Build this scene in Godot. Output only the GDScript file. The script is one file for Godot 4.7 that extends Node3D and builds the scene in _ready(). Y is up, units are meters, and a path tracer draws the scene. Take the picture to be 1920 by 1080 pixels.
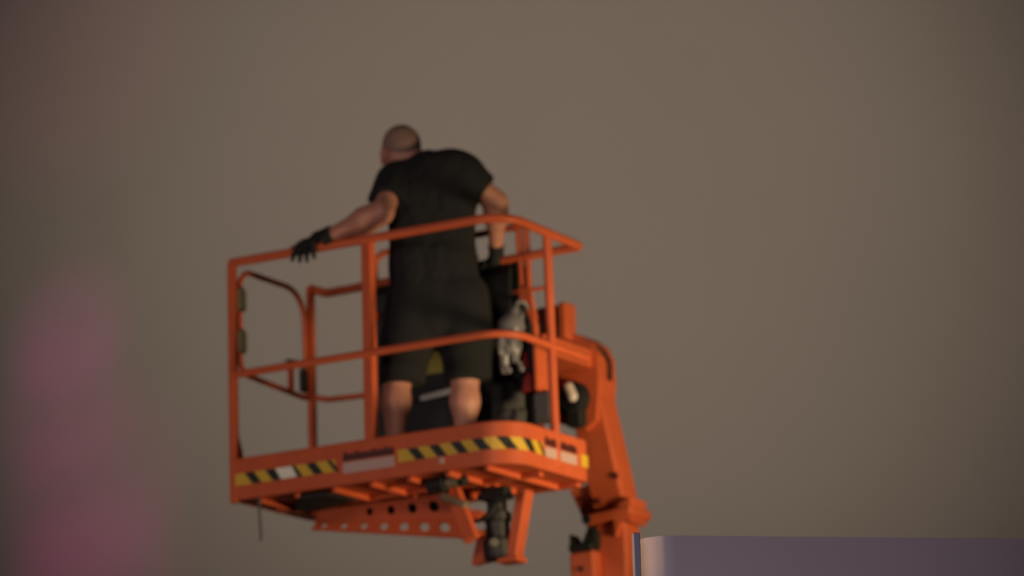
extends Node3D
# A worker in the basket of an orange boom lift, seen from far below through a long lens, in front of a plain hall wall.

const FOCAL := 8301.0           # pixels of a 1920 x 1080 frame
const LIFT_AT := Vector3(-0.4965, 5.3758, -20.0)
const LIFT_TURN := -0.5454
const HX := 0.753               # half length and half width of the basket
const HZ := 0.33

var M := {}
var used := {}

func _ready() -> void:
	# ---- camera ----
	var cam := Camera3D.new()
	cam.name = "camera"
	add_child(cam)
	var att := CameraAttributesPhysical.new()
	att.frustum_focal_length = 35.0 / (2.0 * 540.0 / FOCAL)
	att.frustum_near = 0.1
	att.frustum_far = 200.0
	att.frustum_focus_distance = 15.6
	att.exposure_aperture = 3.3
	att.auto_exposure_enabled = false
	cam.attributes = att
	cam.fov = rad_to_deg(2.0 * atan(540.0 / FOCAL))
	cam.position = Vector3(0, 1.6, 0)
	cam.basis = Basis(Vector3.RIGHT, 0.232) * Basis(Vector3.BACK, -0.0271)
	cam.current = true
	# ---- air and exposure ----
	var we := WorldEnvironment.new()
	we.name = "world_environment"
	var env := Environment.new()
	env.background_mode = Environment.BG_COLOR
	env.background_color = Color(0, 0, 0)
	env.tonemap_mode = Environment.TONE_MAPPER_LINEAR
	env.tonemap_exposure = 1.0
	env.sdfgi_enabled = true
	env.ssao_enabled = true
	env.ssil_enabled = true
	we.environment = env
	add_child(we)
	# ---- lamps outside the frame: unseen spots, and added fill panels ----
	make_materials()
	spot("unseen_wall_wash", Vector3(0.5, 12.6, -8.0), Vector3(0.30, 9.80, -32.0), 12.3, 1.0, Color(1.0, 0.895, 0.795), 180.0, 0.25, "unseen wide warm lamp placed to light the middle of the rear wall")  # out of view, placed for the wall's brighter middle
	spot("unseen_side_flood", Vector3(2.75, 4.58, -17.65), Vector3(0.25, 5.75, -19.9), 21.0, 1.0, Color(1.0, 0.905, 0.70), 15.6, 0.34, "unseen warm floodlight placed to light the right side of the basket")  # out of view, placed to light the basket's right end
	fill_panel(Vector3(-3.6, 8.5, -6.0), Vector3(-0.4, 6.2, -20.0), 2.5, Color(1.0, 0.925, 0.90), 30.0, "large added fill panel out of view near the camera")  # added fill that lifts the front faces of lift and man
	fill_panel(Vector3(-8.0, 4.3, -13.0), Vector3(-0.4, 5.8, -20.0), 1.6, Color(1.0, 0.92, 0.89), 11.5, "smaller added fill panel out of view at the left")  # added low fill for the left faces and the underside
	spot("unseen_pink_spot", Vector3(-6.5, 0.5, -22.0), Vector3(-3.13, 7.00, -32.0), 3.5, 1.0, Color(1.0, 0.12, 0.70), 17.0, 0.06, "unseen pink spotlight placed to light the foot of the pink wall column")  # five unseen pink lamps, stacked to make one column of light
	spot("unseen_pink_spot", Vector3(-6.9, 0.5, -22.0), Vector3(-3.13, 7.70, -32.0), 3.4, 1.0, Color(1.0, 0.12, 0.70), 16.0, 0.06, "unseen pink spotlight placed to light the lower half of the pink wall column")
	spot("unseen_pink_spot", Vector3(-7.3, 0.5, -22.0), Vector3(-3.31, 8.35, -32.0), 2.6, 1.0, Color(1.0, 0.12, 0.72), 15.0, 0.06, "unseen pink spotlight placed to light the middle of the pink wall column")
	spot("unseen_pink_spot", Vector3(-7.7, 0.5, -22.0), Vector3(-3.30, 8.90, -32.0), 2.1, 1.0, Color(1.0, 0.12, 0.75), 22.0, 0.06, "unseen pink spotlight placed to light the upper part of the pink wall column")
	spot("unseen_pink_spot", Vector3(-8.1, 0.5, -22.0), Vector3(-3.15, 11.2, -32.0), 4.0, 1.0, Color(1.0, 0.35, 0.6), 12.0, 0.06, "unseen pink spotlight placed to light the top of the pink wall column")
	spot("unseen_corner_spot", Vector3(-1.25, 3.15, -14.85), Vector3(0.42, 4.24, -15.0), 6.5, 1.0, Color(1.0, 0.82, 0.58), 7.0, 0.04, "unseen small warm spotlight placed to light the partition corner")  # unseen source for the bright rounded corner of the partition
	spot("unseen_partition_spot", Vector3(-0.1, 2.4, -12.4), Vector3(0.85, 4.1, -15.0), 17.0, 1.0, Color(1.0, 0.95, 0.98), 3.6, 0.06, "unseen small spotlight placed to light the face of the grey display partition")  # unseen lamp, set so the partition face dims towards the right
	build_hall()
	build_lift()
	build_person()
	build_bag()
	build_display_wall()

# ------------------------------------------------------------------ helpers
func numbered(n: String) -> String:
	if not used.has(n):
		used[n] = 0
		return n
	used[n] += 1
	return "%s_%03d" % [n, used[n]]

func mat(name: String, c: Color, rough := 0.6, metal := 0.0) -> StandardMaterial3D:
	var m := StandardMaterial3D.new()
	m.resource_name = name
	m.albedo_color = c
	m.roughness = rough
	m.metallic = metal
	M[name] = m
	return m

func noise_tex(freq: float, lo: Color, hi: Color, sd := 1, size := 256) -> NoiseTexture2D:
	var n := FastNoiseLite.new()
	n.seed = sd
	n.frequency = freq
	n.fractal_octaves = 4
	var t := NoiseTexture2D.new()
	t.width = size
	t.height = size
	t.seamless = true
	t.noise = n
	var g := Gradient.new()
	g.set_color(0, lo)
	g.set_color(1, hi)
	t.color_ramp = g
	return t

func make_materials() -> void:
	var o := mat("orange_paint", Color(0.83, 0.385, 0.235), 0.45)
	o.metallic_specular = 0.35
	o.albedo_texture = noise_tex(0.02, Color(0.93, 0.92, 0.90), Color(1, 1, 1), 3)
	o.uv1_triplanar = true
	o.uv1_scale = Vector3(1.4, 1.4, 1.4)
	mat("black_plastic", Color(0.10, 0.10, 0.105), 0.55)
	mat("rubber", Color(0.075, 0.068, 0.066), 0.75)
	mat("dark_steel", Color(0.20, 0.182, 0.175), 0.5, 0.3)
	mat("grey_plastic", Color(0.30, 0.28, 0.27), 0.6)
	mat("hinge_steel", Color(0.47, 0.44, 0.37), 0.55, 0.0)
	mat("tan_metal", Color(0.52, 0.46, 0.36), 0.5, 0.2)
	mat("pale_highlight", Color(0.86, 0.78, 0.74), 0.35)  # pale tone carries the highlight on the motor cap
	mat("deck", Color(0.30, 0.28, 0.26), 0.7, 0.2)
	mat("yellow_film", Color(0.86, 0.68, 0.20), 0.5)
	mat("black_film", Color(0.09, 0.10, 0.09), 0.5)
	mat("pale_film", Color(0.78, 0.64, 0.60), 0.5)
	mat("dull_yellow", Color(0.62, 0.56, 0.25), 0.6)
	mat("pale_metal", Color(0.80, 0.78, 0.77), 0.5)
	mat("white_film", Color(0.97, 0.94, 0.86), 0.4)
	mat("maroon_print", Color(0.30, 0.10, 0.09), 0.55)
	mat("red_plastic", Color(0.60, 0.10, 0.07), 0.45)
	var s := mat("skin", Color(0.745, 0.52, 0.44), 0.55)
	s.subsurf_scatter_enabled = true
	s.subsurf_scatter_strength = 0.15
	s.albedo_texture = noise_tex(0.03, Color(0.9, 0.84, 0.82), Color(1, 1, 1), 8)
	s.uv1_triplanar = true
	s.uv1_scale = Vector3(3, 3, 3)
	mat("hair", Color(0.52, 0.40, 0.35), 0.8)
	var k := mat("black_cotton", Color(0.080, 0.072, 0.078), 0.95)
	k.heightmap_enabled = true
	k.heightmap_texture = noise_tex(0.02, Color(0, 0, 0), Color(1, 1, 1), 5)
	k.heightmap_scale = 1.5
	k.uv1_triplanar = true
	k.uv1_scale = Vector3(2.2, 1.3, 2.2)
	mat("shorts_cloth", Color(0.080, 0.071, 0.073), 0.95)
	mat("glove_knit", Color(0.068, 0.062, 0.064), 0.85)
	mat("shoe_leather", Color(0.10, 0.09, 0.08), 0.6)
	var bag := mat("bag_film", Color(0.48, 0.455, 0.46), 0.35)
	bag.backlight_enabled = true
	bag.backlight = Color(0.3, 0.3, 0.3)
	mat("sack_cloth", Color(0.26, 0.24, 0.22), 0.9)
	var w := mat("wall_paint", Color(0.70, 0.685, 0.665), 0.95)
	w.albedo_texture = noise_tex(0.006, Color(0.965, 0.965, 0.965), Color(1, 1, 1), 11)
	w.uv1_triplanar = true
	w.uv1_scale = Vector3(0.12, 0.12, 0.12)
	mat("hall_paint", Color(0.34, 0.33, 0.32), 0.95)
	mat("floor_concrete", Color(0.34, 0.33, 0.31), 0.8)
	mat("display_paint", Color(0.50, 0.46, 0.50), 0.55)
	mat("display_edge", Color(0.40, 0.39, 0.46), 0.6)
	mat("lamp_housing", Color(0.06, 0.06, 0.06), 0.6)

func begin() -> SurfaceTool:
	var st := SurfaceTool.new()
	st.begin(Mesh.PRIMITIVE_TRIANGLES)
	return st

func obj(called: String, st, m: Material, parent: Node = self) -> MeshInstance3D:
	var mi := MeshInstance3D.new()
	mi.name = numbered(called) if parent == self else called
	if st is SurfaceTool:
		st.generate_normals()
		mi.mesh = st.commit()
	else:
		mi.mesh = st
	mi.material_override = m
	parent.add_child(mi, true)
	return mi

func tag(o: Node, label: String, category := "", kind := "") -> void:
	if label: o.set_meta("label", label)
	if category: o.set_meta("category", category)
	if kind: o.set_meta("kind", kind)

func thing(called: String, label: String, category: String, at: Vector3, turn := 0.0) -> Node3D:
	var o := Node3D.new()
	o.name = numbered(called)
	o.position = at
	o.rotation.y = turn
	add_child(o)
	tag(o, label, category)
	return o

func tri(st: SurfaceTool, a: Vector3, b: Vector3, c: Vector3, out: Vector3) -> void:
	if (b - a).cross(c - a).dot(out) > 0.0:
		st.add_vertex(a); st.add_vertex(c); st.add_vertex(b)
	else:
		st.add_vertex(a); st.add_vertex(b); st.add_vertex(c)

func quad(st: SurfaceTool, a: Vector3, b: Vector3, c: Vector3, d: Vector3, out: Vector3) -> void:
	tri(st, a, b, c, out)
	tri(st, a, c, d, out)

func flat(st: SurfaceTool) -> void: st.set_smooth_group(-1)
func soft(st: SurfaceTool) -> void: st.set_smooth_group(1)

# a box with chamfered edges, its centre at c, its half sizes h, turned by b
func box(st: SurfaceTool, c: Vector3, h: Vector3, bev := 0.006, b := Basis()) -> void:
	flat(st)
	bev = minf(bev, minf(h.x, minf(h.y, h.z)) * 0.49)
	var ax := [Vector3(1, 0, 0), Vector3(0, 1, 0), Vector3(0, 0, 1)]
	var i := h - Vector3.ONE * bev
	for k in 3:
		var u: Vector3 = ax[(k + 1) % 3]
		var v: Vector3 = ax[(k + 2) % 3]
		for s in [-1.0, 1.0]:
			var n: Vector3 = ax[k] * s
			var o: Vector3 = n * h[k]
			var du: Vector3 = u * i[(k + 1) % 3]
			var dv: Vector3 = v * i[(k + 2) % 3]
			quad(st, c + b * (o - du - dv), c + b * (o + du - dv), c + b * (o + du + dv), c + b * (o - du + dv), b * n)
	for k in 3:                                         # twelve edges
		var e: Vector3 = ax[k] * i[k]
		var u: Vector3 = ax[(k + 1) % 3]
		var v: Vector3 = ax[(k + 2) % 3]
		for s in [-1.0, 1.0]:
			for t in [-1.0, 1.0]:
				var p1: Vector3 = u * s * h[(k + 1) % 3] + v * t * i[(k + 2) % 3]
				var p2: Vector3 = u * s * i[(k + 1) % 3] + v * t * h[(k + 2) % 3]
				quad(st, c + b * (p1 - e), c + b * (p1 + e), c + b * (p2 + e), c + b * (p2 - e), b * (u * s + v * t))
	for sx in [-1.0, 1.0]:
		for sy in [-1.0, 1.0]:
			for sz in [-1.0, 1.0]:
				var s := Vector3(sx, sy, sz)
				tri(st, c + b * (s * Vector3(h.x, i.y, i.z)), c + b * (s * Vector3(i.x, h.y, i.z)), c + b * (s * Vector3(i.x, i.y, h.z)), b * s)

# a box beam from a to p: w across (towards side), d deep
func beam(st: SurfaceTool, a: Vector3, p: Vector3, side: Vector3, w: float, d: float, bev := 0.006) -> void:
	var y := (p - a).normalized()
	var x := (side - y * side.dot(y)).normalized()
	box(st, (a + p) / 2.0, Vector3(w / 2.0, a.distance_to(p) / 2.0, d / 2.0), bev, Basis(x, y, x.cross(y)))

func frame_of(y: Vector3, hint: Vector3) -> Basis:
	var x := hint - y * hint.dot(y)
	if x.length() < 0.01:
		x = Vector3(0.3, 0.5, 0.8) - y * Vector3(0.3, 0.5, 0.8).dot(y)
	x = x.normalized()
	return Basis(x, y, x.cross(y))

# a round tube along points; r may be a number or an array of radii
func tube(st: SurfaceTool, pts: Array, r, closed := false, n := 14) -> void:
	var rings := []
	var x := Vector3.ZERO
	var cnt := pts.size()
	for k in cnt:
		var before: Vector3 = pts[(k - 1 + cnt) % cnt] if closed or k > 0 else pts[k]
		var after: Vector3 = pts[(k + 1) % cnt] if closed or k < cnt - 1 else pts[k]
		var y := (after - before).normalized()
		var f := frame_of(y, x if k > 0 else Vector3(0.13, 0.21, 0.97))
		x = f.x
		var rr: float = r[k] if r is Array else r
		var ring := []
		for q in n:
			var a := TAU * q / n
			ring.append(pts[k] + (f.x * cos(a) + f.z * sin(a)) * rr)
		rings.append(ring)
	soft(st)
	for k in (cnt if closed else cnt - 1):
		var A: Array = rings[k]
		var B: Array = rings[(k + 1) % cnt]
		var shift := 0
		if closed and k == cnt - 1:
			var best := 1e9
			for s in n:
				var dd: float = B[s].distance_to(A[0])
				if dd < best:
					best = dd
					shift = s
		var mid: Vector3 = (pts[k] + pts[(k + 1) % cnt]) / 2.0
		for q in n:
			var w := (q + 1) % n
			quad(st, A[q], A[w], B[(w + shift) % n], B[(q + shift) % n], (A[q] + A[w] + B[(w + shift) % n] + B[(q + shift) % n]) / 4.0 - mid)
	if not closed:
		flat(st)
		for e in [0, cnt - 1]:
			var out: Vector3 = (pts[0] - pts[1]) if e == 0 else (pts[cnt - 1] - pts[cnt - 2])
			for q in n:
				tri(st, pts[e], rings[e][q], rings[e][(q + 1) % n], out)

# a polyline with its inner corners rounded by the radii given for them
func rounded(pts: Array, radii: Array, closed := false, seg := 7) -> Array:
	var out := []
	var n := pts.size()
	for k in n:
		var r: float = radii[k]
		if r <= 0.0 or (not closed and (k == 0 or k == n - 1)):
			out.append(pts[k])
			continue
		var p: Vector3 = pts[k]
		var u: Vector3 = (pts[(k - 1 + n) % n] - p).normalized()
		var v: Vector3 = (pts[(k + 1) % n] - p).normalized()
		var half := u.angle_to(v) / 2.0
		var t := r / tan(half)
		var c := p + (u + v).normalized() * (r / sin(half))
		var s0 := p + u * t - c
		var s1 := p + v * t - c
		for q in seg + 1:
			out.append(c + s0.slerp(s1, float(q) / seg))
	return out

# an upright wall of a given thickness along a path in plan (x, z), from y0 to y1, outside on the right-hand side of out_of(centre)
func ribbon(st: SurfaceTool, plan: Array, y0: float, y1: float, thick: float, centre: Vector2, closed := false) -> void:
	var n := plan.size()
	var outer := []
	var inner := []
	for k in n:
		var a: Vector2 = plan[(k - 1 + n) % n] if closed or k > 0 else plan[k]
		var b: Vector2 = plan[(k + 1) % n] if closed or k < n - 1 else plan[k]
		var d := (b - a).normalized()
		var nor := Vector2(d.y, -d.x)
		if nor.dot(plan[k] - centre) < 0.0: nor = -nor
		outer.append(plan[k] + nor * thick)
		inner.append(plan[k])
	for k in (n if closed else n - 1):
		var j := (k + 1) % n
		var o1: Vector2 = outer[k]; var o2: Vector2 = outer[j]; var i1: Vector2 = inner[k]; var i2: Vector2 = inner[j]
		var nn := (o1 + o2 - i1 - i2)
		var out := Vector3(nn.x, 0, nn.y)
		soft(st)
		quad(st, Vector3(o1.x, y0, o1.y), Vector3(o2.x, y0, o2.y), Vector3(o2.x, y1, o2.y), Vector3(o1.x, y1, o1.y), out)
		st.set_smooth_group(2)
		quad(st, Vector3(i1.x, y0, i1.y), Vector3(i2.x, y0, i2.y), Vector3(i2.x, y1, i2.y), Vector3(i1.x, y1, i1.y), -out)
		flat(st)
		quad(st, Vector3(o1.x, y1, o1.y), Vector3(o2.x, y1, o2.y), Vector3(i2.x, y1, i2.y), Vector3(i1.x, y1, i1.y), Vector3.UP)
		quad(st, Vector3(o1.x, y0, o1.y), Vector3(o2.x, y0, o2.y), Vector3(i2.x, y0, i2.y), Vector3(i1.x, y0, i1.y), Vector3.DOWN)
	if not closed:
		for e in [0, n - 1]:
			var d: Vector2 = plan[0] - plan[1] if e == 0 else plan[n - 1] - plan[n - 2]
			var o: Vector2 = outer[e]; var i: Vector2 = inner[e]
			quad(st, Vector3(o.x, y0, o.y), Vector3(o.x, y1, o.y), Vector3(i.x, y1, i.y), Vector3(i.x, y0, i.y), Vector3(d.x, 0, d.y))

# a prism over a polygon given by points in a plane, thickness t along n
func prism(st: SurfaceTool, poly: Array, n: Vector3) -> void:
	flat(st)
	var nn := n.normalized()
	var c := Vector3.ZERO
	for p in poly: c += p
	c /= poly.size()
	var u: Vector3 = (poly[0] - c).normalized()
	var v := nn.cross(u)
	var flat2 := PackedVector2Array()
	for p in poly: flat2.append(Vector2((p - c).dot(u), (p - c).dot(v)))
	var idx := Geometry2D.triangulate_polygon(flat2)
	for k in range(0, idx.size(), 3):
		tri(st, poly[idx[k]], poly[idx[k + 1]], poly[idx[k + 2]], -nn)
		tri(st, poly[idx[k]] + n, poly[idx[k + 1]] + n, poly[idx[k + 2]] + n, nn)
	var ccw := not Geometry2D.is_polygon_clockwise(flat2)
	for k in poly.size():
		var a: Vector3 = poly[k]
		var b: Vector3 = poly[(k + 1) % poly.size()]
		var out := (b - a).cross(nn) * (1.0 if ccw else -1.0)
		quad(st, a, b, b + n, a + n, out)

# a turned body: profile of (radius, height) along the axis from `at`
func lathe(st: SurfaceTool, at: Vector3, axis: Vector3, profile: Array, n := 20) -> void:
	var f := frame_of(axis.normalized(), Vector3(0.2, 0.1, 0.9))
	for k in profile.size() - 1:
		var p: Vector2 = profile[k]
		var q: Vector2 = profile[k + 1]
		st.set_smooth_group(k + 3)
		for s in n:
			var a := TAU * s / n
			var b := TAU * (s + 1) / n
			var da := f.x * cos(a) + f.z * sin(a)
			var db := f.x * cos(b) + f.z * sin(b)
			var out := (da + db) * (q.y - p.y) * 0.5 - f.y * (q.x - p.x)
			var v := [at + da * p.x + f.y * p.y, at + db * p.x + f.y * p.y, at + db * q.x + f.y * q.y, at + da * q.x + f.y * q.y]
			if p.x > 1e-5: tri(st, v[0], v[1], v[2] if q.x > 1e-5 else v[3], out)
			if q.x > 1e-5: tri(st, v[0], v[2], v[3], out)

# a plate between four corners with a row of round holes right through it
func holed_plate(st: SurfaceTool, tl: Vector3, tr: Vector3, br: Vector3, bl: Vector3, holes: int, share: float, n: Vector3, squash := 1.0) -> void:
	flat(st)
	var at := func(u: float, v: float) -> Vector3: return tl.lerp(tr, u).lerp(bl.lerp(br, u), v)
	var steps := 24
	var nn := n.normalized()
	for k in holes:
		var u0 := float(k) / holes
		var u1 := float(k + 1) / holes
		var cw := tl.distance_to(tr) / holes
		var ch: float = at.call((u0 + u1) / 2.0, 0.0).distance_to(at.call((u0 + u1) / 2.0, 1.0))
		var rad: float = minf(cw, ch) * share * 0.5
		for s in steps:
			var q := []
			for e in 2:
				var a := TAU * (s + e) / steps
				var d := Vector2(cos(a), sin(a))
				var big := d / maxf(absf(d.x), absf(d.y)) * 0.5
				var small := Vector2(d.x * rad / cw * squash, d.y * rad / ch)
				q.append(at.call(lerpf(u0, u1, 0.5 + big.x), 0.5 + big.y))
				q.append(at.call(lerpf(u0, u1, 0.5 + small.x), 0.5 + small.y))
			quad(st, q[0], q[2], q[3], q[1], -nn)
			quad(st, q[0] + n, q[2] + n, q[3] + n, q[1] + n, nn)
			var c: Vector3 = at.call((u0 + u1) / 2.0, 0.5)
			quad(st, q[1], q[3], q[3] + n, q[1] + n, c - (q[1] + q[3]) / 2.0)
	for e in [[tl, tr, tl - bl], [bl, br, bl - tl], [tl, bl, tl - tr], [tr, br, tr - tl]]:
		quad(st, e[0], e[1], e[1] + n, e[0] + n, e[2])

# ------------------------------------------------------------------ smooth bodies
# a piece is [a, b, radius at a, radius at b, point of a cut, normal of a cut]; what lies beyond the cut is taken off that piece
func pill(a: Vector3, b: Vector3, ra: float, rb: float, at := Vector3.ZERO, n := Vector3.ZERO) -> Array:
	return [a, b, ra, rb, at, n]

func dist(p: Vector3, q: Array) -> float:
	var a: Vector3 = q[0]
	var ba: Vector3 = q[1] - a
	var pa := p - a
	var t := clampf(pa.dot(ba) / maxf(ba.length_squared(), 1e-9), 0.0, 1.0)
	var d := (pa - ba * t).length() - lerpf(q[2], q[3], t)
	if q[5] != Vector3.ZERO:
		d = maxf(d, (p - q[4]).dot(q[5]))
	return d

func nets(pieces: Array, k: float, cell: float) -> ArrayMesh:
	var lo := Vector3.ONE * 1e9
	var hi := -lo
	for q in pieces:
		var r: float = maxf(q[2], q[3]) + cell * 2.0 + k * 0.3
		for e in 2:
			lo = lo.min(q[e] - Vector3.ONE * r)
			hi = hi.max(q[e] + Vector3.ONE * r)
	var B := 5
	var nb := Vector3i(((hi - lo) / (cell * B)).ceil())
	var n := nb * B + Vector3i.ONE
	var sx := 1
	var sy := n.x
	var sz := n.x * n.y
	var val := PackedFloat32Array()
	val.resize(n.x * n.y * n.z)
	val.fill(1.0)
	var vid := PackedInt32Array()
	vid.resize(val.size())
	vid.fill(-1)
	var half := cell * B * 0.5
	var reach := half * 1.7321
	var live := []
	for bz in nb.z:
		for by in nb.y:
			for bx in nb.x:
				var c := lo + Vector3(bx, by, bz) * cell * B + Vector3.ONE * half
				var near := 1e9
				var ds := []
				for q in pieces:
					var d := dist(c, q)
					ds.append(d)
					near = minf(near, d)
				if near > reach + k * 0.6:
					continue
				var mine := []
				for i in pieces.size():
					if ds[i] < near + 2.0 * reach + k:
						mine.append(pieces[i])
				if near < -reach:
					for z in range(bz * B, bz * B + B + 1):
						for y in range(by * B, by * B + B + 1):
							for x in range(bx * B, bx * B + B + 1):
								val[x + y * sy + z * sz] = -1.0
					continue
				live.append(Vector3i(bx, by, bz))
				for z in range(bz * B, bz * B + B + 1):
					for y in range(by * B, by * B + B + 1):
						for x in range(bx * B, bx * B + B + 1):
							var p := lo + Vector3(x, y, z) * cell
							var d := 1e9
							for q in mine:
								var e := dist(p, q)
								var h := maxf(k - absf(d - e), 0.0) / k
								d = minf(d, e) - h * h * k * 0.25
							val[x + y * sy + z * sz] = d
	var vs := PackedVector3Array()
	var ns := PackedVector3Array()
	var off := [0, sx, sy, sx + sy, sz, sx + sz, sy + sz, sx + sy + sz]
	var cor := [Vector3(0, 0, 0), Vector3(1, 0, 0), Vector3(0, 1, 0), Vector3(1, 1, 0), Vector3(0, 0, 1), Vector3(1, 0, 1), Vector3(0, 1, 1), Vector3(1, 1, 1)]
	var edges := [[0, 1], [2, 3], [4, 5], [6, 7], [0, 2], [1, 3], [4, 6], [5, 7], [0, 4], [1, 5], [2, 6], [3, 7]]
	for b in live:
		for z in range(b.z * B, b.z * B + B):
			for y in range(b.y * B, b.y * B + B):
				for x in range(b.x * B, b.x * B + B):
					var at: int = x + y * sy + z * sz
					var f := []
					var m := 0
					for i in 8:
						var v := val[at + off[i]]
						f.append(v)
						if v < 0.0: m |= 1 << i
					if m == 0 or m == 255: continue
					var s := Vector3.ZERO
					var c := 0
					for e in edges:
						var u: float = f[e[0]]
						var w: float = f[e[1]]
						if (u < 0.0) != (w < 0.0):
							s += (cor[e[0]] as Vector3).lerp(cor[e[1]], u / (u - w))
							c += 1
					vid[at] = vs.size()
					vs.append(lo + (Vector3(x, y, z) + s / c) * cell)
					ns.append(Vector3(f[1] + f[3] + f[5] + f[7] - f[0] - f[2] - f[4] - f[6], f[2] + f[3] + f[6] + f[7] - f[0] - f[1] - f[4] - f[5], f[4] + f[5] + f[6] + f[7] - f[0] - f[1] - f[2] - f[3]).normalized())
	var idx := PackedInt32Array()
	var dirs := [[sx, sy, sz], [sy, sz, sx], [sz, sx, sy]]
	for b in live:
		for z in range(b.z * B, b.z * B + B):
			for y in range(b.y * B, b.y * B + B):
				for x in range(b.x * B, b.x * B + B):
					var at: int = x + y * sy + z * sz
					if vid[at] < 0: continue
					for d in dirs:
						var inside := val[at] < 0.0
						if inside == (val[at + d[0]] < 0.0): continue
						var p1: int = at - d[1]
						var p2: int = at - d[2]
						var p3: int = at - d[1] - d[2]
						if p3 < 0 or vid[p1] < 0 or vid[p2] < 0 or vid[p3] < 0: continue
						var A := vid[at]
						var Bq := vid[p1]
						var C := vid[p3]
						var D := vid[p2]
						if inside:
							idx.append_array([A, D, C, A, C, Bq])
						else:
							idx.append_array([A, C, D, A, Bq, C])
	# make every triangle run clockwise seen from outside
	for t in range(0, idx.size(), 3):
		var a := vs[idx[t]]
		if (vs[idx[t + 1]] - a).cross(vs[idx[t + 2]] - a).dot(ns[idx[t]] + ns[idx[t + 1]] + ns[idx[t + 2]]) > 0.0:
			var w := idx[t + 1]
			idx[t + 1] = idx[t + 2]
			idx[t + 2] = w
	var arr := []
	arr.resize(Mesh.ARRAY_MAX)
	arr[Mesh.ARRAY_VERTEX] = vs
	arr[Mesh.ARRAY_NORMAL] = ns
	arr[Mesh.ARRAY_INDEX] = idx
	var mesh := ArrayMesh.new()
	mesh.add_surface_from_arrays(Mesh.PRIMITIVE_TRIANGLES, arr)
	return mesh

# ------------------------------------------------------------------ unseen and added lamps with their fittings
func glow(c: Color, e: float) -> StandardMaterial3D:
	var m := StandardMaterial3D.new()
	m.resource_name = "lamp_glow"
	m.albedo_color = Color(0.9, 0.9, 0.9)
	m.emission_enabled = true
	m.emission = c
	m.emission_energy_multiplier = e
	return m

func spot(called: String, at: Vector3, to: Vector3, angle: float, blend: float, c: Color, energy: float, size: float, label: String) -> void:
	var d := (to - at).normalized()
	var t := thing(called, label, "spotlight", at)
	var r := maxf(size, 0.05)
	var st := begin()
	lathe(st, -d * r * 3.2, d, [Vector2(0, 0), Vector2(r * 0.8, 0), Vector2(r * 1.0, r * 0.7), Vector2(r * 1.15, r * 2.9), Vector2(r * 1.05, r * 2.9), Vector2(r, r * 2.5), Vector2(0, r * 2.5)])
	obj("housing", st, M.lamp_housing, t)
	st = begin()
	lathe(st, -d * r * 0.62, d, [Vector2(0, 0), Vector2(r * 0.95, 0), Vector2(r * 0.8, r * 0.12), Vector2(0, r * 0.2)])
	obj("lens", st, glow(c, 1.5), t)
	st = begin()
	var up := Vector3.UP if at.y > 8.0 else Vector3.DOWN
	var far: float = (15.0 - at.y) if at.y > 8.0 else at.y
	tube(st, [-d * r * 2.0, -d * r * 2.0 + up * (far + d.y * r * 2.0 * (up.y))], 0.02)
	obj("pole", st, M.lamp_housing, t)
	var l := SpotLight3D.new()
	l.name = "light"
	t.add_child(l)
	l.basis = Basis.looking_at(d, Vector3.UP)
	l.light_color = c
	l.light_energy = energy
	l.light_size = size
	l.spot_angle = angle
	l.spot_angle_attenuation = blend
	l.spot_range = 60.0
	l.spot_attenuation = 2.0
	l.shadow_enabled = true

func fill_panel(at: Vector3, to: Vector3, size: float, c: Color, energy: float, label: String) -> void:
	var d := (to - at).normalized()
	var b := Basis.looking_at(d, Vector3.UP)
	var t := thing("added_fill_panel", label, "light panel", at)  # fill panel added out of view, housing and pole included
	var st := begin()
	box(st, -d * 0.08, Vector3(size / 2 + 0.05, size / 2 + 0.05, 0.05), 0.01, b)
	obj("housing", st, M.lamp_housing, t)
	st = begin()
	box(st, -d * 0.025, Vector3(size / 2, size / 2, 0.01), 0.002, b)
	obj("diffuser_screen", st, glow(c, 0.3), t)
	st = begin()
	tube(st, [-d * 0.1, -d * 0.1 + (Vector3.UP * (14.9 - at.y) if at.y > 8.0 else Vector3.DOWN * at.y)], 0.03)
	obj("pole", st, M.lamp_housing, t)
	var l := AreaLight3D.new()
	l.name = "light"
	t.add_child(l)
	l.basis = b
	l.area_size = Vector2(size, size)
	l.light_color = c
	l.light_energy = energy
	l.area_range = 60.0
	l.area_attenuation = 2.0
	l.shadow_enabled = true

# ------------------------------------------------------------------ hall
func build_hall() -> void:
	var X := 14.0
	var Z0 := -32.0
	var Z1 := 5.0
	var H := 15.0
	var zc := (Z0 + Z1) / 2.0
	var zl := (Z1 - Z0) / 2.0
	var parts := [
		["wall_back", Vector3(0, H / 2, Z0 - 0.2), Vector3(X + 0.4, H / 2 + 0.4, 0.2), "wall_paint", "plain greyish beige plaster wall at the back of the hall"],
		["wall_front", Vector3(0, H / 2, Z1 + 0.2), Vector3(X + 0.4, H / 2 + 0.4, 0.2), "hall_paint", "plain wall of the hall behind the viewer"],
		["wall_left", Vector3(-X - 0.2, H / 2, zc), Vector3(0.2, H / 2 + 0.4, zl), "hall_paint", "plain wall on the left side of the hall"],
		["wall_right", Vector3(X + 0.2, H / 2, zc), Vector3(0.2, H / 2 + 0.4, zl), "hall_paint", "plain wall on the right side of the hall"],
		["floor", Vector3(0, -0.2, zc), Vector3(X, 0.2, zl), "floor_concrete", "grey concrete floor of the hall"],
		["ceiling", Vector3(0, H + 0.2, zc), Vector3(X, 0.2, zl), "hall_paint", "plain dark ceiling of the hall"],
	]
	for p in parts:
		var st := begin()
		box(st, p[1], p[2], 0.002)
		tag(obj(p[0], st, M[p[3]]), p[4], "", "structure")

# ------------------------------------------------------------------ the lift
func v3(x: float, y: float, z: float) -> Vector3: return Vector3(x, y, z)

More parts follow.
